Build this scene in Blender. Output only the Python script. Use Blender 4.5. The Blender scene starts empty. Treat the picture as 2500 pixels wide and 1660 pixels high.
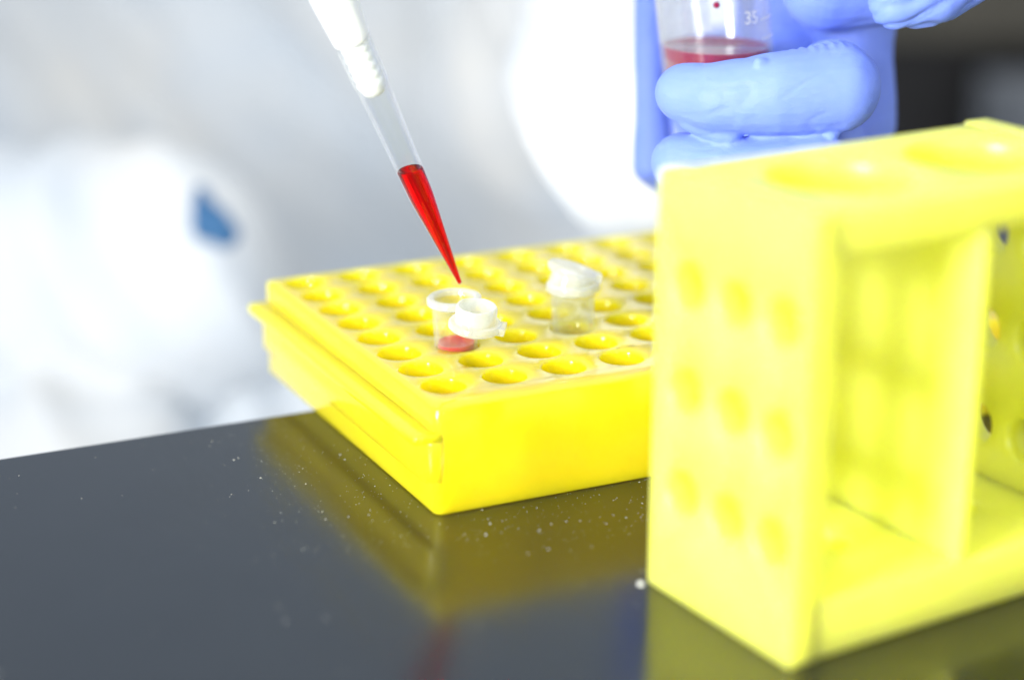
import bpy, bmesh, math, random
from math import sin, cos, pi, radians
from mathutils import Vector, Matrix, noise
from mathutils.geometry import delaunay_2d_cdt
random.seed(7)
S = bpy.context.scene
COL = S.collection

# ------------------------------------------------------------------ camera
cd = bpy.data.cameras.new("camera")
cam = bpy.data.objects.new("camera", cd)
COL.objects.link(cam)
R = Matrix(((0.8975445511734272, 0.13181072174929617, -0.420760873051215),
            (-0.4408799221056652, 0.2817462221617761, -0.852199484030394),
            (0.006218757351246438, 0.9503920243402176, 0.3109924872525212)))
cam.matrix_world = Matrix.Translation((-0.18610415, -0.41323083, 0.18586636)) @ R.to_4x4()
cd.lens = 71.656
cd.sensor_width = 36.0
cd.clip_start = 0.02
cd.clip_end = 50
cd.dof.use_dof = True
cd.dof.focus_distance = 0.491
cd.dof.aperture_fstop = 3.9
cd.dof.aperture_blades = 9
S.camera = cam
RIGHT = Vector((0.8975, -0.4409, 0.0)).normalized()     # across the picture, level
FWD = Vector((0.4427, 0.8967, 0.0)).normalized()        # away from the camera, level

# ------------------------------------------------------------------ light
w = bpy.data.worlds.new("World")
S.world = w
w.use_nodes = True
bg = w.node_tree.nodes["Background"]
bg.inputs[0].default_value = (0.87, 0.93, 1.0, 1)
bg.inputs[1].default_value = 0.80

def area(name, loc, target, sx, sy, power, col, spread=180):
    l = bpy.data.lights.new(name, 'AREA')
    l.shape = 'RECTANGLE'
    l.size, l.size_y, l.energy, l.color = sx, sy, power, col
    l.spread = radians(spread)
    o = bpy.data.objects.new(name, l)
    COL.objects.link(o)
    o.location = loc
    o.rotation_euler = (Vector(target) - Vector(loc)).to_track_quat('-Z', 'Y').to_euler()
    return o

area("key_light", (-0.68, -0.335, 0.25), (0.05, -0.11, 0.04), 0.19, 0.32, 3.9, (1.0, 0.99, 0.97), 88)  # unseen softbox from the left, spread narrowed to spare the coat
area("front_light", (0.06, -0.90, 0.36), (0.04, 0.0, 0.04), 0.12, 0.24, 2.5, (1.0, 0.98, 0.95))
area("overhead_fill", (0.02, -0.05, 0.95), (0.04, 0.0, 0.0), 0.6, 0.6, 1.7, (0.97, 0.99, 1.0))  # unseen lamp added low overhead to fill the rack deck
area("wall_fill", (0.70, 1.42, 2.0), (1.05, 2.12, 0.75), 2.4, 0.4, 8, (0.80, 0.90, 1.0))  # added lamp washing the wall so the bench reflects it brighter

S.render.engine = 'CYCLES'
S.view_settings.view_transform = 'Standard'
S.view_settings.look = 'None'
S.view_settings.exposure = 0.0
S.view_settings.gamma = 1.0
S.cycles.use_denoising = True
S.cycles.max_bounces = 14
S.cycles.transmission_bounces = 10
S.cycles.transparent_max_bounces = 24
S.cycles.sample_clamp_indirect = 8
S.cycles.caustics_refractive = False
S.cycles.blur_glossy = 0.0

# ------------------------------------------------------------------ materials
class NT:
    def __init__(s, name):
        s.m = bpy.data.materials.new(name)
        s.m.use_nodes = True
        s.t = s.m.node_tree
        s.t.nodes.clear()
        s.out = s.t.nodes.new("ShaderNodeOutputMaterial")
    def n(s, typ, **kw):
        nd = s.t.nodes.new("ShaderNode" + typ)
        for k, v in kw.items():
            if k.startswith("i_"):
                key = k[2:].replace("_", " ")
                nd.inputs[int(key) if key.isdigit() else key].default_value = v
            else:
                setattr(nd, k, v)
        return nd
    def l(s, a, b):
        s.t.links.new(a, b)
    def noise(s, scale, detail=4, rough=.55, dist=0.0, stretch=None):
        tc = s.n("TexCoord")
        nz = s.n("TexNoise", i_Scale=scale, i_Detail=detail, i_Roughness=rough, i_Distortion=dist)
        if stretch:
            mp = s.n("Mapping")
            mp.inputs["Scale"].default_value = stretch
            s.l(tc.outputs["Object"], mp.inputs[0])
            s.l(mp.outputs[0], nz.inputs["Vector"])
        else:
            s.l(tc.outputs["Object"], nz.inputs["Vector"])
        return nz
    def ramp(s, src, stops):
        r = s.n("ValToRGB")
        e = r.color_ramp.elements
        while len(e) < len(stops):
            e.new(.5)
        for x, (p, c) in zip(e, stops):
            x.position, x.color = p, (c[0], c[1], c[2], 1)
        s.l(src, r.inputs[0])
        return r.outputs[0]
    def bump(s, src, dist, strength=1.0, prev=None):
        b = s.n("Bump", i_Strength=strength, i_Distance=dist)
        s.l(src, b.inputs["Height"])
        if prev is not None:
            s.l(prev, b.inputs["Normal"])
        return b.outputs[0]

def principled(t, **kw):
    p = t.n("BsdfPrincipled")
    for k, v in kw.items():
        p.inputs[k.replace("_", " ")].default_value = v
    t.l(p.outputs[0], t.out.inputs[0])
    return p

def mat_rack(name, ca, cb, sss, rough, sscale, bmp=1.0):
    t = NT(name)
    p = principled(t, Roughness=rough, Subsurface_Weight=sss, IOR=1.5)
    p.inputs["Subsurface Radius"].default_value = (1.0, .9, .12)
    p.inputs["Subsurface Scale"].default_value = sscale
    p.subsurface_method = 'RANDOM_WALK'
    nz = t.noise(70, 5)
    t.l(t.ramp(nz.outputs[0], [(.3, ca), (.7, cb)]), p.inputs["Base Color"])
    n2 = t.noise(900, 3)
    n3 = t.noise(120, 3)
    rr = t.n("MapRange", i_3=rough * .75, i_4=rough * 1.35)
    t.l(n3.outputs[0], rr.inputs[0])
    t.l(rr.outputs[0], p.inputs["Roughness"])
    b = t.bump(n3.outputs[0], .00025 * bmp, .35)
    t.l(t.bump(n2.outputs[0], .00003 * bmp, .5, b), p.inputs["Normal"])
    return t.m

M_gold = mat_rack("golden_yellow_plastic", (.685, .545, .006), (.73, .585, .012), .95, .085, .014, .15)
M_lemon = mat_rack("lemon_yellow_plastic", (.92, .94, .10), (.94, .96, .12), .95, .33, .020)

def mat_clear(name, tint, milk, rough, milkcol=(.93, .95, .95), edge=.16, gloss=.045, epow=1.0):
    """thin clear or milky plastic wall"""
    t = NT(name)
    tr = t.n("BsdfTransparent")
    tr.inputs[0].default_value = (*tint, 1)
    df = t.n("BsdfDiffuse")
    df.inputs[0].default_value = (*milkcol, 1)
    tl = t.n("BsdfTranslucent")
    tl.inputs[0].default_value = (*milkcol, 1)
    mx = t.n("MixShader")
    mx.inputs[0].default_value = .5
    t.l(df.outputs[0], mx.inputs[1]); t.l(tl.outputs[0], mx.inputs[2])
    lw = t.n("LayerWeight", i_Blend=.35)
    nz = t.noise(260, 4)
    mr = t.n("MapRange", i_1=0.0, i_2=1.0, i_3=milk, i_4=min(1, milk * 1.6 + edge))
    pe_ = t.n("Math", operation='POWER'); pe_.inputs[1].default_value = epow
    t.l(lw.outputs["Facing"], pe_.inputs[0])
    t.l(pe_.outputs[0], mr.inputs[0])
    ad = t.n("Math", operation='MULTIPLY')
    rr = t.n("MapRange", i_1=.3, i_2=.7, i_3=.75, i_4=1.2)
    t.l(nz.outputs[0], rr.inputs[0])
    t.l(mr.outputs[0], ad.inputs[0]); t.l(rr.outputs[0], ad.inputs[1])
    m2 = t.n("MixShader")
    t.l(ad.outputs[0], m2.inputs[0]); t.l(tr.outputs[0], m2.inputs[1]); t.l(mx.outputs[0], m2.inputs[2])
    gl = t.n("BsdfGlossy", i_Roughness=rough)
    pw = t.n("Math", operation='POWER'); pw.inputs[1].default_value = 4.0
    l2 = t.n("LayerWeight", i_Blend=.5)
    t.l(l2.outputs["Facing"], pw.inputs[0])
    fr = t.n("MapRange", i_3=gloss, i_4=.45)
    t.l(pw.outputs[0], fr.inputs[0])
    m3 = t.n("MixShader")
    n3 = t.noise(500, 2)
    bm = t.bump(n3.outputs[0], .00005, .2)
    t.l(bm, gl.inputs["Normal"])
    t.l(fr.outputs[0], m3.inputs[0]); t.l(m2.outputs[0], m3.inputs[1]); t.l(gl.outputs[0], m3.inputs[2])
    t.l(m3.outputs[0], t.out.inputs[0])
    return t.m

M_clear = mat_clear("clear_tube_plastic", (.97, .98, .97), .03, .05, edge=.45, epow=1.6, gloss=.06)
M_tipclear = mat_clear("clear_tip_plastic", (.98, .985, .985), .003, .05, edge=.6, gloss=.02, epow=2.6)  # whitened edges stand in for light refracted in the tip wall
M_frost = mat_clear("milky_cap_plastic", (.95, .96, .95), .30, .12, edge=.3, gloss=.08)
M_falcon = mat_clear("hazy_tube_plastic", (.95, .96, .97), .05, .10)

def mat_liquid(name, col, rough=0.0, ior=1.34):
    t = NT(name)
    g = t.n("BsdfGlass", i_Roughness=rough, i_IOR=ior)
    tr = t.n("BsdfTranslucent")
    df = t.n("BsdfDiffuse")
    nz = t.noise(150, 3)
    c2 = tuple(min(1, v * 1.08 + .004) for v in col)
    rc = t.ramp(nz.outputs[0], [(.3, col), (.7, c2)])
    for x in (g, tr, df):
        t.l(rc, x.inputs[0])
    m = t.n("MixShader"); m.inputs[0].default_value = .5
    t.l(tr.outputs[0], m.inputs[1]); t.l(df.outputs[0], m.inputs[2])
    m2 = t.n("MixShader"); m2.inputs[0].default_value = .02
    t.l(g.outputs[0], m2.inputs[1]); t.l(m.outputs[0], m2.inputs[2])
    t.l(m2.outputs[0], t.out.inputs[0])
    return t.m

M_red = mat_liquid("red_liquid", (1.0, .010, .014))
def mat_pool(name, ca, cb):
    t = NT(name)
    p = principled(t, Roughness=.05, Subsurface_Weight=.3, IOR=1.26)
    p.inputs["Subsurface Radius"].default_value = (1, .15, .1)
    p.inputs["Subsurface Scale"].default_value = .004
    nz = t.noise(200, 3)
    t.l(t.ramp(nz.outputs[0], [(.3, ca), (.7, cb)]), p.inputs["Base Color"])
    return t.m
M_pool = mat_pool("red_pool", (.46, .008, .014), (.54, .012, .02))
M_wine = mat_pool("wine_red_pool", (.17, .002, .035), (.22, .003, .05))

def mat_simple(name, ca, cb, scale, rough, bump=0.0, bscale=400, sss=0, **kw):
    t = NT(name)
    p = principled(t, Roughness=rough, Subsurface_Weight=sss, **kw)
    if sss:
        p.inputs["Subsurface Scale"].default_value = .003
    nz = t.noise(scale, 5)
    t.l(t.ramp(nz.outputs[0], [(.3, ca), (.7, cb)]), p.inputs["Base Color"])
    if bump:
        n2 = t.noise(bscale, 4)
        t.l(t.bump(n2.outputs[0], bump, .6), p.inputs["Normal"])
    return t.m

M_white = mat_simple("white_pipette_plastic", (.74, .77, .77), (.80, .82, .82), 60, .35, .0001, 900, 0)
M_coat = mat_simple("white_coat_cloth", (.62, .69, .77), (.78, .76, .72), 7, .9, .0015, 40)
M_shirt = mat_simple("blue_cloth", (.03, .11, .25), (.05, .16, .33), 90, .8, .0005, 300)
M_wall = mat_simple("pale_wall_paint", (.66, .74, .86), (.73, .80, .89), 2, .8, .0005, 60)
M_patch = mat_clear("white_patch", (.95, .95, .95), .80, .5)
M_ink = mat_clear("faded_white_ink", (.95, .95, .95), .32, .5)
M_print = mat_simple("white_print", (.85, .86, .88), (.9, .9, .92), 300, .6)
M_speck = mat_simple("pale_dust", (.24, .25, .22), (.45, .45, .4), 2000, .35)
M_black = mat_simple("black_ink", (.02, .02, .015), (.05, .05, .03), 2000, .6)
M_cabinet = mat_simple("dark_laminate", (.010, .009, .009), (.02, .017, .017), 6, .5)
M_brown = mat_simple("brown_grey_panel", (.10, .09, .065), (.15, .13, .10), 3, .6)
M_steel = mat_simple("grey_panel", (.20, .21, .23), (.27, .28, .30), 3, .5)

def mat_glove():
    t = NT("blue_nitrile")
    p = principled(t, Roughness=.62, Subsurface_Weight=.35, IOR=1.45)
    p.inputs["Subsurface Radius"].default_value = (.5, .8, 1.0)
    p.inputs["Subsurface Scale"].default_value = .003
    nz = t.noise(60, 5)
    t.l(t.ramp(nz.outputs[0], [(.3, (.15, .235, .73)), (.7, (.175, .265, .77))]), p.inputs["Base Color"])
    n1 = t.noise(160, 6, .6, .8, (1, 1, 2.6))
    n2 = t.noise(1300, 3)
    b = t.bump(n1.outputs[0], .0006, .35)
    t.l(t.bump(n2.outputs[0], .00006, .5, b), p.inputs["Normal"])
    return t.m
M_glove = mat_glove()

def mat_table():
    t = NT("charcoal_bench_top")
    p = principled(t, Roughness=.18, IOR=1.52)
    nz = t.noise(40, 6)
    t.l(t.ramp(nz.outputs[0], [(.3, (.005, .006, .008)), (.7, (.007, .0085, .011))]), p.inputs["Base Color"])
    n2 = t.noise(14, 5, .6)
    mr = t.n("MapRange", i_1=.3, i_2=.7, i_3=.14, i_4=.21)
    t.l(n2.outputs[0], mr.inputs[0])
    n4 = t.noise(22, 6, .65, 1.2, (1.0, .16, 1))
    m4 = t.n("MapRange", i_1=.52, i_2=.72, i_3=0.0, i_4=.10)
    t.l(n4.outputs[0], m4.inputs[0])
    ad = t.n("Math", operation='ADD')
    t.l(mr.outputs[0], ad.inputs[0]); t.l(m4.outputs[0], ad.inputs[1])
    t.l(ad.outputs[0], p.inputs["Roughness"])
    n3 = t.noise(2600, 2)
    t.l(t.bump(n3.outputs[0], .00002, .35), p.inputs["Normal"])
    return t.m
M_table = mat_table()

# ------------------------------------------------------------------ mesh helpers
def link_mesh(name, bm, mat, parent=None, smooth=True, loc=None, bevel=0, angle=35):
    me = bpy.data.meshes.new(name)
    bmesh.ops.recalc_face_normals(bm, faces=bm.faces)
    bm.to_mesh(me)
    bm.free()
    me.materials.append(mat)
    o = bpy.data.objects.new(name, me)
    COL.objects.link(o)
    if loc is not None:
        o.location = loc
    if parent is not None:
        o.parent = parent
    if smooth:
        for f in me.polygons:
            f.use_smooth = True
        if not bevel:
            me.set_sharp_from_angle(angle=radians(angle))
    if bevel:
        b = o.modifiers.new("bevel", 'BEVEL')
        b.width, b.segments, b.limit_method, b.angle_limit = bevel, 3, 'ANGLE', radians(40)
        wn = o.modifiers.new("normals", 'WEIGHTED_NORMAL')
        wn.keep_sharp = False
    return o

def tag(o, label=None, cat=None, group=None, kind=None):
    for k, v in (("label", label), ("category", cat), ("group", group), ("kind", kind)):
        if v:
            o[k] = v
    return o

def empty(name, loc=(0, 0, 0), mat=None):
    o = bpy.data.objects.new(name, None)
    o.empty_display_size = .01
    COL.objects.link(o)
    if mat is not None:
        o.matrix_world = mat
    else:
        o.location = loc
    return o

def lathe(bm, prof, seg=48, mat=None, wob=0.0, seed=0):
    """closed profile [(r, z)...] turned round z; r == 0 collapses to a point"""
    rings = []
    for r, z in prof:
        if r <= 1e-9:
            rings.append([bm.verts.new((0, 0, z))])
        else:
            ring = []
            for i in range(seg):
                a = 2 * pi * i / seg
                k = 1 + (wob * noise.noise(Vector((cos(a) * 1.7, sin(a) * 1.7, seed + z * 300))) if wob else 0)
                ring.append(bm.verts.new((r * k * cos(a), r * k * sin(a), z)))
            rings.append(ring)
    for A, B in zip(rings, rings[1:]):
        for i in range(seg):
            j = (i + 1) % seg
            if len(A) == 1 and len(B) == 1:
                continue
            if len(A) == 1:
                bm.faces.new((A[0], B[i], B[j]))
            elif len(B) == 1:
                bm.faces.new((A[i], A[j], B[0]))
            else:
                bm.faces.new((A[i], A[j], B[j], B[i]))
    if mat is not None:
        vs = [v for r in rings for v in r]
        bmesh.ops.transform(bm, matrix=mat, verts=vs)
    return rings

def shell(bm, prof_out, prof_in, seg=48, **kw):
    """thin turned wall: outer profile from the bottom up, inner from the top down"""
    lathe(bm, prof_out + prof_in, seg, **kw)

def rrect(x0, y0, x1, y1, r, n=6):
    pts = []
    for cx, cy, a0 in ((x1 - r, y1 - r, 0), (x0 + r, y1 - r, 90), (x0 + r, y0 + r, 180), (x1 - r, y0 + r, 270)):
        for i in range(n + 1):
            a = radians(a0 + 90 * i / n)
            pts.append((cx + r * cos(a), cy + r * sin(a)))
    return pts

def rings_of(bm, levels):
    """stack of outlines with the same count -> side faces; returns first and last loops"""
    loops = []
    for pts, z in levels:
        loops.append([bm.verts.new((x, y, z)) for x, y in pts])
    for A, B in zip(loops, loops[1:]):
        n = len(A)
        for i in range(n):
            bm.faces.new((A[i], A[(i + 1) % n], B[(i + 1) % n], B[i]))
    return loops[0], loops[-1]

def loop_edges(bm, L):
    es = []
    for i in range(len(L)):
        a, b = L[i], L[(i + 1) % len(L)]
        e = bm.edges.get((a, b)) or bm.edges.new((a, b))
        es.append(e)
    return es

def plate(bm, outline_levels, holes, seg=28, cap_bottom=True):
    """solid plate from outline levels (bottom to top) with holes [(x, y, r, zdepth or None, chamfer)]"""
    bot, top = rings_of(bm, outline_levels)
    z0, z1 = outline_levels[0][1], outline_levels[-1][1]
    tl, bl = [top], [bot]
    for (x, y, r, zd, ch) in holes:
        def ring(rr, z):
            return [bm.verts.new((x + rr * cos(2 * pi * i / seg), y + rr * sin(2 * pi * i / seg), z)) for i in range(seg)]
        zb = z0 if zd is None else zd
        seq = [ring(r + ch, z1), ring(r + ch * .3, z1 - ch * .3), ring(r, z1 - ch)]
        if zd is None:
            seq += [ring(r, zb + ch), ring(r + ch, zb)]
        else:
            seq += [ring(r * .985, zb)]
        for A, B in zip(seq, seq[1:]):
            for i in range(seg):
                bm.faces.new((A[i], A[(i + 1) % seg], B[(i + 1) % seg], B[i]))
        tl.append(seq[0])
        if zd is None:
            bl.append(seq[-1])
        else:
            bm.faces.new(seq[-1])
    def fill(loops):
        vs = [v for L in loops for v in L]
        es, k = [], 0
        for L in loops:
            es += [(k + i, k + (i + 1) % len(L)) for i in range(len(L))]
            k += len(L)
        sc_ = 1000.0
        co, _, fs, ov, _, _ = delaunay_2d_cdt([Vector((v.co.x * sc_, v.co.y * sc_)) for v in vs], es, [], 0, 1e-6)
        own = [li for li, L in enumerate(loops) for v in L]
        for f in fs:
            ids = {own[ov[i][0]] for i in f}
            if len(ids) == 1 and 0 not in ids:       # lies wholly inside one hole
                continue
            q = [vs[ov[i][0]] for i in f]
            if len(set(q)) == len(q):
                bm.faces.new(q)
    fill(tl)
    fill(bl)

def box(bm, a, b):
    r = bmesh.ops.create_cube(bm, size=1)
    s = [b[i] - a[i] for i in range(3)]
    c = [(a[i] + b[i]) / 2 for i in range(3)]
    bmesh.ops.transform(bm, matrix=Matrix.Translation(c) @ Matrix.Diagonal((*s, 1)), verts=r["verts"])
    return r["verts"]

def roundcone(bm, a, b, ra, rb, seg=20, half=7):
    a, b = Vector(a), Vector(b)
    d = b - a
    L = d.length
    q = d.to_track_quat('Z', 'Y').to_matrix().to_4x4()
    prof = []
    for i in range(half + 1):
        t = -pi / 2 + (pi / 2) * i / half
        prof.append((ra * cos(t) if i else 0, ra * sin(t)))
    for i in range(half + 1):
        t = (pi / 2) * i / half
        prof.append((rb * cos(t) if i < half else 0, L + rb * sin(t)))
    lathe(bm, prof, seg, Matrix.Translation(a) @ q)

def chain(bm, pts):
    for (a, ra), (b, rb) in zip(pts, pts[1:]):
        roundcone(bm, a, b, ra, rb)

def remeshed(name, bm, mat, parent, voxel, smooth_it, fn=None):
    """one continuous skin over overlapping round shapes"""
    me = bpy.data.meshes.new(name + "_src")
    bmesh.ops.recalc_face_normals(bm, faces=bm.faces)
    bm.to_mesh(me); bm.free()
    o = bpy.data.objects.new(name + "_src", me)
    COL.objects.link(o)
    rm = o.modifiers.new("r", 'REMESH')
    rm.mode, rm.voxel_size, rm.adaptivity = 'VOXEL', voxel, 0
    sm = o.modifiers.new("s", 'SMOOTH')
    sm.factor, sm.iterations = .5, smooth_it
    dg = bpy.context.evaluated_depsgraph_get()
    m2 = bpy.data.meshes.new_from_object(o.evaluated_get(dg))
    bpy.data.objects.remove(o)
    bpy.data.meshes.remove(me)
    m2.name = name
    if fn:
        ns = [v.normal.copy() for v in m2.vertices]
        cs = [v.co.copy() for v in m2.vertices]
        for v, c, n in zip(m2.vertices, cs, ns):
            v.co = c + n * fn(c, n)
    m2.materials.clear(); m2.materials.append(mat)
    for f in m2.polygons:
        f.use_smooth = True
    o = bpy.data.objects.new(name, m2)
    COL.objects.link(o)
    if parent is not None:
        o.parent = parent
    return o

def V(*a):
    return Vector(a)

# ------------------------------------------------------------------ setting: bench top, wall
bm = bmesh.new()
box(bm, (-1.1, -1.2, -.032), (1.1, .0656, 0))
tag(link_mesh("bench_top", bm, M_table, bevel=.0012), kind='structure')
bm = bmesh.new()
vs = box(bm, (-3.0, 0, -1.4), (3.0, .1, 1.9))
wl = link_mesh("wall", bm, M_wall)
wl.location = FWD * 2.3
wl.rotation_euler = (0, 0, math.atan2(RIGHT.y, RIGHT.x))
tag(wl, kind='structure')

# ------------------------------------------------------------------ micro tube rack (golden)
H1 = 0.02632
PX, PY = .016, .01326
rk = tag(empty("tube_rack", (0, 0, 0)), "low golden yellow micro tube rack with rows of round wells, overhanging the bench edge", "tube rack")
XL, YF, YB, XR = -.0087, -.0148, .1004, .1845
def lv(x0, y0, x1, y1, r, z0, z1, b):
    return [(rrect(x0 + b, y0 + b, x1 - b, y1 - b, r), z0), (rrect(x0 + b * .3, y0 + b * .3, x1 - b * .3, y1 - b * .3, r), z0 + b * .3),
            (rrect(x0, y0, x1, y1, r), z0 + b), (rrect(x0, y0, x1, y1, r), z1 - b),
            (rrect(x0 + b * .3, y0 + b * .3, x1 - b * .3, y1 - b * .3, r), z1 - b * .3), (rrect(x0 + b, y0 + b, x1 - b, y1 - b, r), z1)]
wells = [(i * PX, j * PY, .0054, .0026, .0005) for i in range(11) for j in range(8)]
bm = bmesh.new()
plate(bm, lv(XL, YF, XR, YB, .0022, 0, H1, .0007), wells)
link_mesh("well_tray", bm, M_gold, rk, angle=50)
for side in (0, 1):
    for nm, z0, z1, dx, dy in (("side_band", .0080, .0186, .0021, .00003), ("side_flange", .0182, .0204, .0056, .00005)):
        x0, x1 = (XL - dx, XL + .012) if side == 0 else (XR - .012, XR + dx)
        bm = bmesh.new()
        plate(bm, lv(x0, YF + dy, x1, YB - dy, .0042 if nm == "side_band" else .0024, z0, z1, .0004), [])
        link_mesh(nm, bm, M_gold, rk, angle=50)
# scuffed ink by a well mouth
bm = bmesh.new()
for k in range(7):
    x = .0505 + k * .00075 + random.uniform(-.0002, .0002)
    y = .0068 + random.uniform(-.0002, .0003)
    s = random.uniform(.0001, .0003)
    box(bm, (x - s * 1.5, y - s * .5, H1 + .00001), (x + s * 1.5, y + s * .5, H1 + .00006))
link_mesh("ink_mark", bm, M_black, rk)

# ------------------------------------------------------------------ tall flip rack (lemon)
X2, Y2, YAW, L2, W2, H2 = .02262, -.11418, .10407, .09048, .04779, .09151
fr = empty("tube_rack", mat=Matrix.Translation((X2, Y2, 0)) @ Matrix.Rotation(YAW, 4, 'Z'))
tag(fr, "tall lemon yellow open tube rack, big holes on top, small holes in its end", "tube rack")
def panel(name, thick, a, b, holes, frame, bevel=.0008, ch=.0006, seg=32, cap=True):
    """plate of a x b, thickness thick, placed by a frame matrix"""
    bm = bmesh.new()
    plate(bm, lv(0, 0, a, b, bevel * 1.2, 0, thick, bevel), [(x, y, r, zd, ch) for x, y, r, zd in holes], seg)
    bmesh.ops.transform(bm, matrix=frame, verts=bm.verts)
    return link_mesh(name, bm, M_lemon, fr, angle=50)
def frm(o, ex, ey, ez):
    m = Matrix((ex, ey, ez)).transposed().to_4x4()
    m.translation = Vector(o)
    return m
TP = .0076
nine = [(v, z, .0051, None) for v in (.0073, .0217, .0366) for z in (.0245, .0470, .0694)]
XU, YU, ZU = V(1, 0, 0), V(0, 1, 0), V(0, 0, 1)
# end panels stand in the (depth, height) plane; thickness runs outward
panel("end_panel", TP, W2, H2, nine, frm((0, 0, 0), YU, ZU, XU), .0007)
panel("end_panel", TP, W2, H2 + .0006, nine, frm((L2 - TP, 0, 0), YU, ZU, XU), .0010)
panel("divider", .0030, W2 - .0012, H2 - .016, [],
      frm((L2 / 2 - .0015 + .0005, .0004, .0105), YU, ZU, XU), .0006)
U0, U1 = TP - .0022, L2 - TP + .0022
big = [(.0268 - U0, .0236, .0148, None), (.0640 - U0, .0236, .0148, None)]
panel("top_panel", .0088, U1 - U0, W2 - .0003, big, frm((U0, .00015, H2 - .0089), XU, YU, ZU), .0012, .0012, 48)
panel("base_panel", .0125, U1 - U0, W2 - .0003, [(.0268 - U0, .0236, .0062, .0085), (.0640 - U0, .0236, .0062, .0085)],
      frm((U0, .00015, .0002), XU, YU, ZU), .0010, .0012, 40)

# ------------------------------------------------------------------ micro tubes
def tube_shell(bm):
    o = [(0, -.0362), (.0011, -.0360), (.0019, -.0352), (.0049, -.0195), (.0053, -.0130), (.00534, -.0122), (.00537, -.0105), (.00541, -.0085), (.00545, -.0065), (.00549, -.0045), (.00552, -.0032), (.00554, -.0026), (.0057, -.0018),
         (.0064, -.0017), (.00655, -.0014), (.00655, -.0004), (.0063, 0)]
    i = [(.0052, 0), (.0050, -.0003), (.0049, -.0022), (.00465, -.0123), (.0043, -.0195), (.0014, -.0345), (0, -.0352)]
    shell(bm, o, i, 56, wob=.004, seed=3)
def cap_mesh(bm):
    """lid with its plug pointing up (+z), plate from 0 to 2.4 mm"""
    prof = [(0, 0), (.0052, 0), (.0061, .0003), (.0066, .0009), (.0066, .0017), (.0062, .0023), (.0052, .0024),
            (.0051, .0028), (.0051, .0058), (.0048, .0064), (.0044, .0064), (.0042, .0058), (.0041, .0026), (.0036, .0021), (0, .0021)]
    lathe(bm, prof, 48, wob=.02, seed=9)
def tab_mesh(bm, ang):
    vs = box(bm, (.0055, -.0024, .0003), (.0074, .0024, .0021))
    bmesh.ops.transform(bm, matrix=Matrix.Rotation(ang, 4, 'Z'), verts=vs)

# open tube with liquid
T1 = Matrix.Translation((.01475, .0262, .0388)) @ Matrix.Rotation(radians(-3.0), 4, 'Y') @ Matrix.Rotation(radians(1.0), 4, 'X')
t1 = tag(empty("micro_tube", mat=T1), "open clear micro tube holding red liquid, directly below the pipette tip", "micro tube")
bm = bmesh.new(); tube_shell(bm)
link_mesh("tube_body", bm, M_clear, t1)
bm = bmesh.new()
lathe(bm, [(0, -.0350), (.0013, -.0344), (.00424, -.0195), (.00462, -.0116), (.0044, -.0119), (.0037, -.0121), (0, -.0121)], 48)
link_mesh("liquid", bm, M_pool, t1)
bm = bmesh.new()
lathe(bm, [(.0051, -.0001), (.0064, -.0016), (.0068, -.0013), (.0068, -.0001), (.0064, .0003), (.0054, .0003), (.0051, -.0001)], 56, wob=.02, seed=5)
bmesh.ops.remove_doubles(bm, verts=bm.verts, dist=1e-6)
link_mesh("rim", bm, M_frost, t1)
C1 = Matrix.Translation((-.0003, -.0124, -.0046)) @ Matrix.Rotation(radians(7), 4, 'X') @ Matrix.Rotation(radians(4), 4, 'Y')
bm = bmesh.new(); cap_mesh(bm); tab_mesh(bm, radians(-35))
bmesh.ops.transform(bm, matrix=C1, verts=bm.verts)
link_mesh("cap", bm, M_frost, t1)
bm = bmesh.new()
for k in range(7):
    a, b = k / 7, (k + 1) / 7
    f = lambda s: V(-.0001, -.0062 - .0012 * s, -.0009 - .0022 * s - .0022 * sin(pi * s))
    p, q = f(a), f(b)
    vs = box(bm, (-.0018, min(p.y, q.y) - .0002, min(p.z, q.z) - .0003), (.0018, max(p.y, q.y) + .0002, max(p.z, q.z) + .0003))
link_mesh("hinge", bm, M_frost, t1)

# second tube with its lid ajar
T2 = Matrix.Translation((.0482, .0265, .0382)) @ Matrix.Rotation(radians(-1), 4, 'Y')
t2 = tag(empty("micro_tube", mat=T2), "empty clear micro tube with its white lid tilted half shut", "micro tube")
bm = bmesh.new(); tube_shell(bm)
link_mesh("tube_body", bm, M_clear, t2)
bm = bmesh.new()
lathe(bm, [(.0051, -.0001), (.0064, -.0019), (.0068, -.0015), (.0068, -.0001), (.0064, .0004), (.0054, .0004), (.0051, -.0001)], 56, wob=.02, seed=6)
bmesh.ops.remove_doubles(bm, verts=bm.verts, dist=1e-6)
link_mesh("rim", bm, M_frost, t2)
bm = bmesh.new(); cap_mesh(bm); tab_mesh(bm, radians(180))
tilt = Matrix.Rotation(radians(17), 4, FWD) @ Matrix.Rotation(radians(-5), 4, RIGHT)
C2 = Matrix.Translation((.0004, 0, .0046)) @ tilt @ Matrix.Rotation(pi, 4, 'X') @ Matrix.Rotation(radians(205), 4, 'Z')
bmesh.ops.transform(bm, matrix=C2, verts=bm.verts)
link_mesh("cap", bm, M_frost, t2)
bm = bmesh.new()
for (a, z, r) in ((-1.0, -.0103, .00022), (-1.65, -.0124, .00028), (-2.2, -.0098, .00016)):
    bmesh.ops.create_icosphere(bm, subdivisions=2, radius=r, matrix=Matrix.Translation((.0053 * cos(a), .0053 * sin(a), z)))
link_mesh("red_droplets", bm, M_red, t2)

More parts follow.
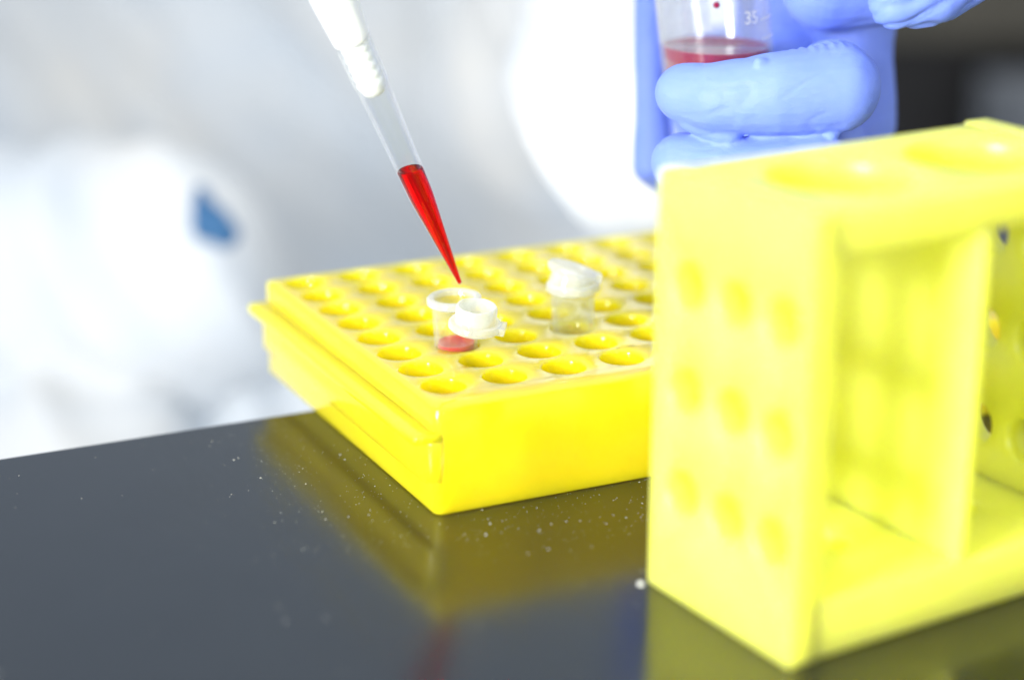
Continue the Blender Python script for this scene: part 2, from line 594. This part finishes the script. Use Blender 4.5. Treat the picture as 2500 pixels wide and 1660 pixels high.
# ------------------------------------------------------------------ pipette
tip = V(.0166, .0264, .0420)
ax = (V(-.0167, .0226, .1150) - tip).normalized()
PM = Matrix.Translation(tip) @ ax.to_track_quat('Z', 'Y').to_matrix().to_4x4()
pp = tag(empty("pipette", mat=PM), "white pipette with a clear pointed tip part filled with red liquid", "pipette")
def rad(z):
    pts = [(0, .00056), (.002, .0007), (.0260, .00300), (.0345, .00322), (.0575, .00390), (.070, .0043)]
    for (a, ra), (b, rb) in zip(pts, pts[1:]):
        if z <= b:
            return ra + (rb - ra) * (z - a) / (b - a)
    return pts[-1][1]
zs = [0, .001, .002, .006, .012, .02, .0253, .0260, .0268, .0345, .042, .050, .0566]
out = [(rad(z), z) for z in zs] + [(.0040, .0575), (.0042, .0582), (.0044, .0676), (.0044, .0682)]
inn = [(.0041, .0682), (.0039, .0584), (.0035, .0572)] + [(max(rad(z) - .00045, .00022), z) for z in reversed(zs[1:-1])] + [(.00022, 0)]
bm = bmesh.new()
lathe(bm, out + inn + [out[0]], 48)
bmesh.ops.remove_doubles(bm, verts=bm.verts, dist=1e-7)
tp_ = link_mesh("tip", bm, M_tipclear, pp, angle=50)
zz = [.0004, .002, .006, .012, .02, .0253, .0266, .0340]
bm = bmesh.new()
lrings = lathe(bm, [(0, .0004)] + [(max(rad(z) - .0001, .0003), z) for z in zz[:-1]] + [(.00309, .0334), (.00290, .0339), (.0026, .0337), (.0016, .0335), (0, .0334)], 48)
Zp = PM.inverted().to_3x3() @ V(0, 0, 1)                        # level surface in the leaning tip
for r in lrings[-5:]:
    for v in r:
        v.co.z -= .4 * (Zp.x * v.co.x + Zp.y * v.co.y) / Zp.z
link_mesh("liquid", bm, M_red, tp_, angle=60)
prof = [(0, .0552), (.0022, .0552), (.0027, .0556), (.0031, .0566)]
for k in range(5):
    z0 = .0574 + k * .0023
    prof += [(.0033, z0), (.00348, z0 + .0005), (.00348, z0 + .0013), (.0033, z0 + .0018)]
prof += [(.0034, .0696), (0, .0696)]
bm = bmesh.new(); lathe(bm, prof, 48)
link_mesh("nozzle", bm, M_white, pp, angle=50)
prof = [(0, .0690), (.0036, .0690), (.0042, .0692), (.0045, .0698), (.0046, .0712), (.0053, .0810), (.0059, .095), (.0070, .140), (.0066, .1415), (0, .1415)]
bm = bmesh.new(); lathe(bm, prof, 48)
link_mesh("shaft", bm, M_white, pp, angle=50)

# ------------------------------------------------------------------ person behind the bench: coat, glove
pe = tag(empty("person", (.22, .56, -.6)), "person in white lab coat with a blue gloved hand holding a tube of red liquid", "person")
pinv = Matrix.Translation((-.22, -.56, .6))
def pchild(o):
    o.matrix_parent_inverse = pinv
    return o
def cloth_fn(amp, sc, st):
    def f(c, n):
        q = Vector((c.x * st[0], c.y * st[1], c.z * st[2])) * sc
        return amp * (noise.noise(q) + .5 * noise.noise(q * 2.1 + Vector((3, 1, 7))))
    return f
def fold_fn(c, n):
    u = RIGHT.dot(c)
    a = noise.noise(Vector(((u * .55 + c.z * .85) * 13, (u * .85 - c.z * .5) * 4, 2.0)))
    b_ = noise.noise(Vector((u * 9, FWD.dot(c) * 9, c.z * 9)) + Vector((4, 4, 1)))
    # drag folds across the cloth, sharper on one side
    f = noise.noise(Vector(((u * .8 + c.z * .6) * 26, (u * .6 - c.z * .8) * 7, FWD.dot(c) * 6)))
    return .018 * a + .008 * b_ + .013 * (1 - abs(f) * 2.2)
bm = bmesh.new()
tc = V(.315, .74, 0)
for k in range(9):
    u = -.32 + .06 * k
    b = tc + RIGHT * u + FWD * (.9 * u * u)
    chain(bm, [((b.x, b.y, -.62), .125), ((b.x, b.y, -.25), .115), ((b.x, b.y, .10), .11)])
chain(bm, [(tc + RIGHT * -.20 + V(0, 0, .14), .075), (tc + V(0, 0, .20), .085), (tc + RIGHT * .20 + V(0, 0, .14), .075)])
# arm holding the tube: sleeve comes from the upper left to the wrist behind the tube
chain(bm, [(tc + RIGHT * .21 + V(0, 0, .12), .070), ((.300, .49, -.01), .066), ((.243, .335, .070), .056), ((.163, .166, .050), .042)])
# other arm: sleeve hanging to an elbow low on the left
chain(bm, [(tc + RIGHT * -.34 + V(0, 0, .12), .060), ((-.36, .62, .02), .060), ((-.22, .52, -.095), .060), ((-.03, .47, -.075), .060), ((.044, .400, -.066), .055)])
# coat skirt over the lap
chain(bm, [((-.05, .40, -.17), .070), ((-.002, .355, -.145), .058)])
chain(bm, [((.035, .405, -.150), .050), ((.13, .39, -.150), .052)])
chain(bm, [((.06, .37, -.155), .050), ((.14, .36, -.165), .055)])
coat = pchild(remeshed("lab_coat", bm, M_coat, pe, .0055, 6, fold_fn))
bm = bmesh.new()
for (p, r) in (((.0423, .3190, -.0040), .0035), ((.0428, .3170, -.0100), .0055), ((.0430, .3150, -.0160), .0065), ((.0490, .3120, -.0190), .0060), ((.0465, .3130, -.0130), .0050)):
    bmesh.ops.create_icosphere(bm, subdivisions=3, radius=r, matrix=Matrix.Translation(p))
pchild(remeshed("shirt", bm, M_shirt, pe, .0015, 6))

bm = bmesh.new()
# middle finger across the front of the tube
chain(bm, [((.0689, .0086, .0887), .0074), ((.0735, .0012, .0886), .0085), ((.0785, -.0032, .0893), .0092), ((.0850, -.0075, .0902), .0099), ((.0990, -.0115, .0912), .0109),
           ((.1100, .0060, .0895), .0100), ((.1215, .0245, .0840), .0104)])
chain(bm, [((.0690, .0060, .0832), .0034), ((.0755, -.0010, .0806), .0036)])
for p_ in ((.0781, -.0090, .0986), (.0758, -.0015, .0783), (.0960, -.0150, .0806)):
    roundcone(bm, p_, (p_[0] + .0012, p_[1], p_[2]), .0012, .0010)
# ring finger below it
chain(bm, [((.0690, .0095, .0712), .0076), ((.0785, -.0010, .0700), .0088), ((.0955, -.0110, .0712), .0096), ((.1060, .0050, .0695), .0094),
           ((.1200, .0215, .0670), .0110)])
# little finger
chain(bm, [((.0795, .0120, .0545), .0070), ((.0983, -.0060, .0550), .0082), ((.1190, .0210, .0515), .0103)])
# forefinger, lifted and bent towards the camera
chain(bm, [((.1084, -.0202, .1125), .0064), ((.1171, -.0220, .1135), .0074), ((.1286, -.0193, .1176), .0082), ((.1320, .0020, .1180), .0088), ((.1400, .0357, .1096), .0115)])
# base of the forefinger and palm behind the tube
chain(bm, [((.1185, .0235, .1090), .0110), ((.1300, .0190, .1095), .0105)])
chain(bm, [((.1204, .0237, .1090), .0095), ((.1360, .0420, .1060), .0125)])
chain(bm, [((.1462, .0485, .1060), .0118), ((.1435, .0440, .0880), .0106), ((.1412, .0405, .0690), .0116), ((.1380, .0370, .0497), .0112)])
chain(bm, [((.1344, .0660, .1100), .0130), ((.1330, .0640, .0624), .0130)])
chain(bm, [((.1450, .0500, .1000), .0118), ((.1344, .0660, .1000), .0130)])
chain(bm, [((.1412, .0405, .0690), .0116), ((.1320, .0630, .0650), .0130)])
# thumb runs up behind the tube on the far side
chain(bm, [((.1320, .0640, .0540), .0125), ((.1113, .0660, .0500), .0100), ((.0965, .0690, .0557), .0062), ((.0980, .0759, .0774), .0054), ((.1022, .0864, .1123), .0052)])
# wrist
chain(bm, [((.1340, .0620, .0760), .020), ((.1480, .0980, .0640), .022), ((.1600, .1350, .0560), .024)])
def glove_fn(c, n):
    q = Vector((c.x * 1.4, c.y * 1.4, c.z * .6)) * 55
    d = .00040 * noise.noise(q) + .00018 * noise.noise(q * 3.3)
    # stretched creases in the thin rubber
    w_ = Vector((RIGHT.dot(c) * 60 + c.z * 30, FWD.dot(c) * 60, c.z * 210 - RIGHT.dot(c) * 60))
    d -= .00055 * max(0, 1 - abs(noise.noise(w_)) * 7) * max(0, noise.noise(c * 60) + .15)
    d += .0024 * noise.noise(c * 34 + Vector((7, 2, 5))) * min(1, max(0, (FWD.dot(c) - .075) * 60))
    # loose, wrinkled latex on the lifted forefinger
    f = max(0, 1 - (c - V(.1171, -.025, .1135)).length / .021)
    if f > 0:
        u = RIGHT.dot(c) * 330 - c.z * 620 + 2.4 * noise.noise(c * 120)
        d += min(1, f * 2.2) * (.0010 * abs(sin(u)) ** .6 - .0008 + .0005 * noise.noise(c * 160))
    # creases at the knuckle bend and along the finger gap
    g = max(0, 1 - (c - V(.0985, -.004, .1010)).length / .012)
    if g > 0:
        d += g * .0006 * sin(RIGHT.dot(c) * 2600)
    return d
pchild(remeshed("glove", bm, M_glove, pe, .00062, 5, glove_fn))

# ------------------------------------------------------------------ big tube in the hand
fax = (V(0, 0, 1) + RIGHT * -.13).normalized()
FM = Matrix.Translation((.0946, .0367, .0943)) @ fax.to_track_quat('Z', 'Y').to_matrix().to_4x4()
ft = tag(empty("centrifuge_tube", mat=FM), "wide clear tube of dark red liquid held upright in the blue gloved hand", "tube")
o = [(0, -.0240), (.0025, -.0238), (.0040, -.0228), (.0138, -.0100), (.0145, -.0085), (.0150, .030), (.0152, .075)]
i = [(.0142, .075), (.0140, .030), (.0135, -.0080), (.0128, -.0098), (.0030, -.0222), (0, -.0228)]
bm = bmesh.new(); lathe(bm, o + i, 72)
link_mesh("tube_body", bm, M_falcon, ft)
bm = bmesh.new()
pr_ = [(0, -.0226), (.0029, -.0220), (.0127, -.0097), (.01345, -.0080), (.01365, -.0002)]
rings = lathe(bm, pr_ + [(.0132, -.0004), (0, -.0004)], 72)
Zl = FM.inverted().to_3x3() @ V(0, 0, 1)                        # keep the surface level while the tube leans
for r in rings[4:]:
    for v in r:
        v.co.z = v.co.z - (Zl.x * v.co.x + Zl.y * v.co.y) / Zl.z
link_mesh("liquid", bm, M_wine, ft)
def local_az(vec):
    q = FM.inverted().to_3x3() @ vec
    return math.atan2(q.y, q.x)
aC, aR = local_az(FWD * -1), local_az(RIGHT)
sgn = 1 if (aR - aC + pi) % (2 * pi) - pi > 0 else -1
def wrap(bm_, r):
    """x (metres to the right of the side facing us), y up -> on the wall"""
    for v in bm_.verts:
        a = aC + sgn * v.co.x / r
        rr = r + v.co.z
        v.co = Vector((rr * cos(a), rr * sin(a), v.co.y))
# write-on patch on the far wall
bm = bmesh.new()
NX = 24
xa, xb = .0152 * radians(118 + 62), .0152 * radians(246)
g = [[bm.verts.new((xa + (xb - xa) * ii / NX, y, z)) for ii in range(NX + 1)] for (y, z) in ((.0005, 0), (.072, 0), (.072, .0002), (.0005, .0002))]
for a_, b_ in zip(g, g[1:] + g[:1]):
    for ii in range(NX):
        bm.faces.new((a_[ii], a_[ii + 1], b_[ii + 1], b_[ii]))
wrap(bm, .0153)
link_mesh("writing_patch", bm, M_patch, ft)
def text_on(txt, x, y, size, rot, r):
    cu = bpy.data.curves.new("t", 'FONT')
    cu.body, cu.size, cu.extrude, cu.align_x, cu.align_y = txt, size, .00004, 'CENTER', 'CENTER'
    ob = bpy.data.objects.new("t", cu)
    COL.objects.link(ob)
    dg = bpy.context.evaluated_depsgraph_get()
    me = bpy.data.meshes.new_from_object(ob.evaluated_get(dg))
    bpy.data.objects.remove(ob)
    b = bmesh.new(); b.from_mesh(me)
    bmesh.ops.transform(b, matrix=Matrix.Translation((x, y, 0)) @ Matrix.Rotation(rot, 4, 'Z'), verts=b.verts)
    wrap(b, r)
    return b
bm = text_on("35", .0092, .0078, .0046, radians(-6), .01505)
link_mesh("volume_number", bm, M_ink, ft, smooth=False)
bm = bmesh.new()
for y0 in (.0066, .0116, .0016):
    n0 = len(bm.verts)
    A = [[bm.verts.new((.0125 + .0065 * ii / 8, y0 + s, z)) for ii in range(9)] for s, z in ((0, 0), (.00035, 0), (.00035, .0001), (0, .0001))]
    for a_, b_ in zip(A, A[1:] + A[:1]):
        for ii in range(8):
            bm.faces.new((a_[ii], a_[ii + 1], b_[ii + 1], b_[ii]))
wrap(bm, .01505)
link_mesh("graduation_lines", bm, M_ink, ft, smooth=False)
bm = bmesh.new()
bmesh.ops.create_icosphere(bm, subdivisions=2, radius=.0009, matrix=Matrix.Translation((.0140 * cos(aC), .0140 * sin(aC), .0125)))
link_mesh("red_droplet", bm, M_wine, ft)

# ------------------------------------------------------------------ dark cabinet far behind on the right
cb = empty("cabinet", (1.0, .98, -1.0))
cb.rotation_euler = (0, 0, math.atan2(RIGHT.y, RIGHT.x))
tag(cb, "dark cabinet with a brown grey drawer, blurred to the right of the glove", "cabinet")
bm = bmesh.new(); box(bm, (-.32, 0, 0), (.6, .5, 1.12)); link_mesh("carcass", bm, M_cabinet, cb, bevel=.003)
bm = bmesh.new(); box(bm, (-.24, -.02, .885), (.56, -.001, 1.09)); link_mesh("drawer_front", bm, M_brown, cb, bevel=.003)
bm = bmesh.new(); box(bm, (-.05, -.25, 0), (.30, -.05, .865)); link_mesh("side_panel", bm, M_steel, cb, bevel=.003)

# ------------------------------------------------------------------ specks of dust and droplets on the bench
bm = bmesh.new()
def speck(x, y, r, h):
    n = random.randint(5, 7)
    a0 = random.random() * 6
    e = random.uniform(.5, 1.0)
    ang = random.random() * pi
    lo, top = [], bm.verts.new((x, y, h))
    for k in range(n):
        a = a0 + 2 * pi * k / n
        rr = r * random.uniform(.65, 1.15)
        px, py = rr * cos(a), rr * e * sin(a)
        lo.append(bm.verts.new((x + px * cos(ang) - py * sin(ang), y + px * sin(ang) + py * cos(ang), .00001)))
    for k in range(n):
        bm.faces.new((lo[k], lo[(k + 1) % n], top))
def inside(x, y):
    if XL - .0005 < x < XR and YF - .0005 < y:
        return True
    dx, dy = x - X2, y - Y2
    u, v = cos(YAW) * dx + sin(YAW) * dy, -sin(YAW) * dx + cos(YAW) * dy
    return -.001 < u < L2 + .001 and -.001 < v < W2 + .001
n = 0
while n < 1700:
    if random.random() < .62:      # thick along the foot of the rack
        if random.random() < .55:
            x, y = random.gauss(-.022, .016), random.uniform(-.03, .062)
        else:
            x, y = random.uniform(-.01, .09), random.gauss(-.028, .011)
    else:
        x, y = random.uniform(-.30, .14), random.uniform(-.25, .063)
    if y > .063 or inside(x, y):
        continue
    r = min(.00045, .00008 * math.exp(random.gauss(0, .6)))
    speck(x, y, r, r * random.uniform(.4, 1.0))
    n += 1
k = 0
while k < 90:                          # larger dried drops in the foreground
    x, y = random.uniform(-.26, .06), random.uniform(-.24, -.04)
    if inside(x, y):
        continue
    r = random.uniform(.00022, .0005)
    speck(x, y, r, r * .3)
    k += 1
tag(link_mesh("dust", bm, M_speck, smooth=False), "pale dust and tiny dried splashes scattered on the dark bench", None, None, 'stuff')
bm = bmesh.new()
lathe(bm, [(.0008, 0), (.0007, .0003), (.0005, .0006), (0, .0007)], 20, wob=.2)
M_drop = mat_simple("pale_bead", (.42, .44, .44), (.55, .56, .56), 900, .1)
d = link_mesh("droplet", bm, M_drop, loc=(.0160, -.0672, .0001))
tag(d, "small white bead of liquid on the bench at the foot of the tall lemon rack", "droplet")
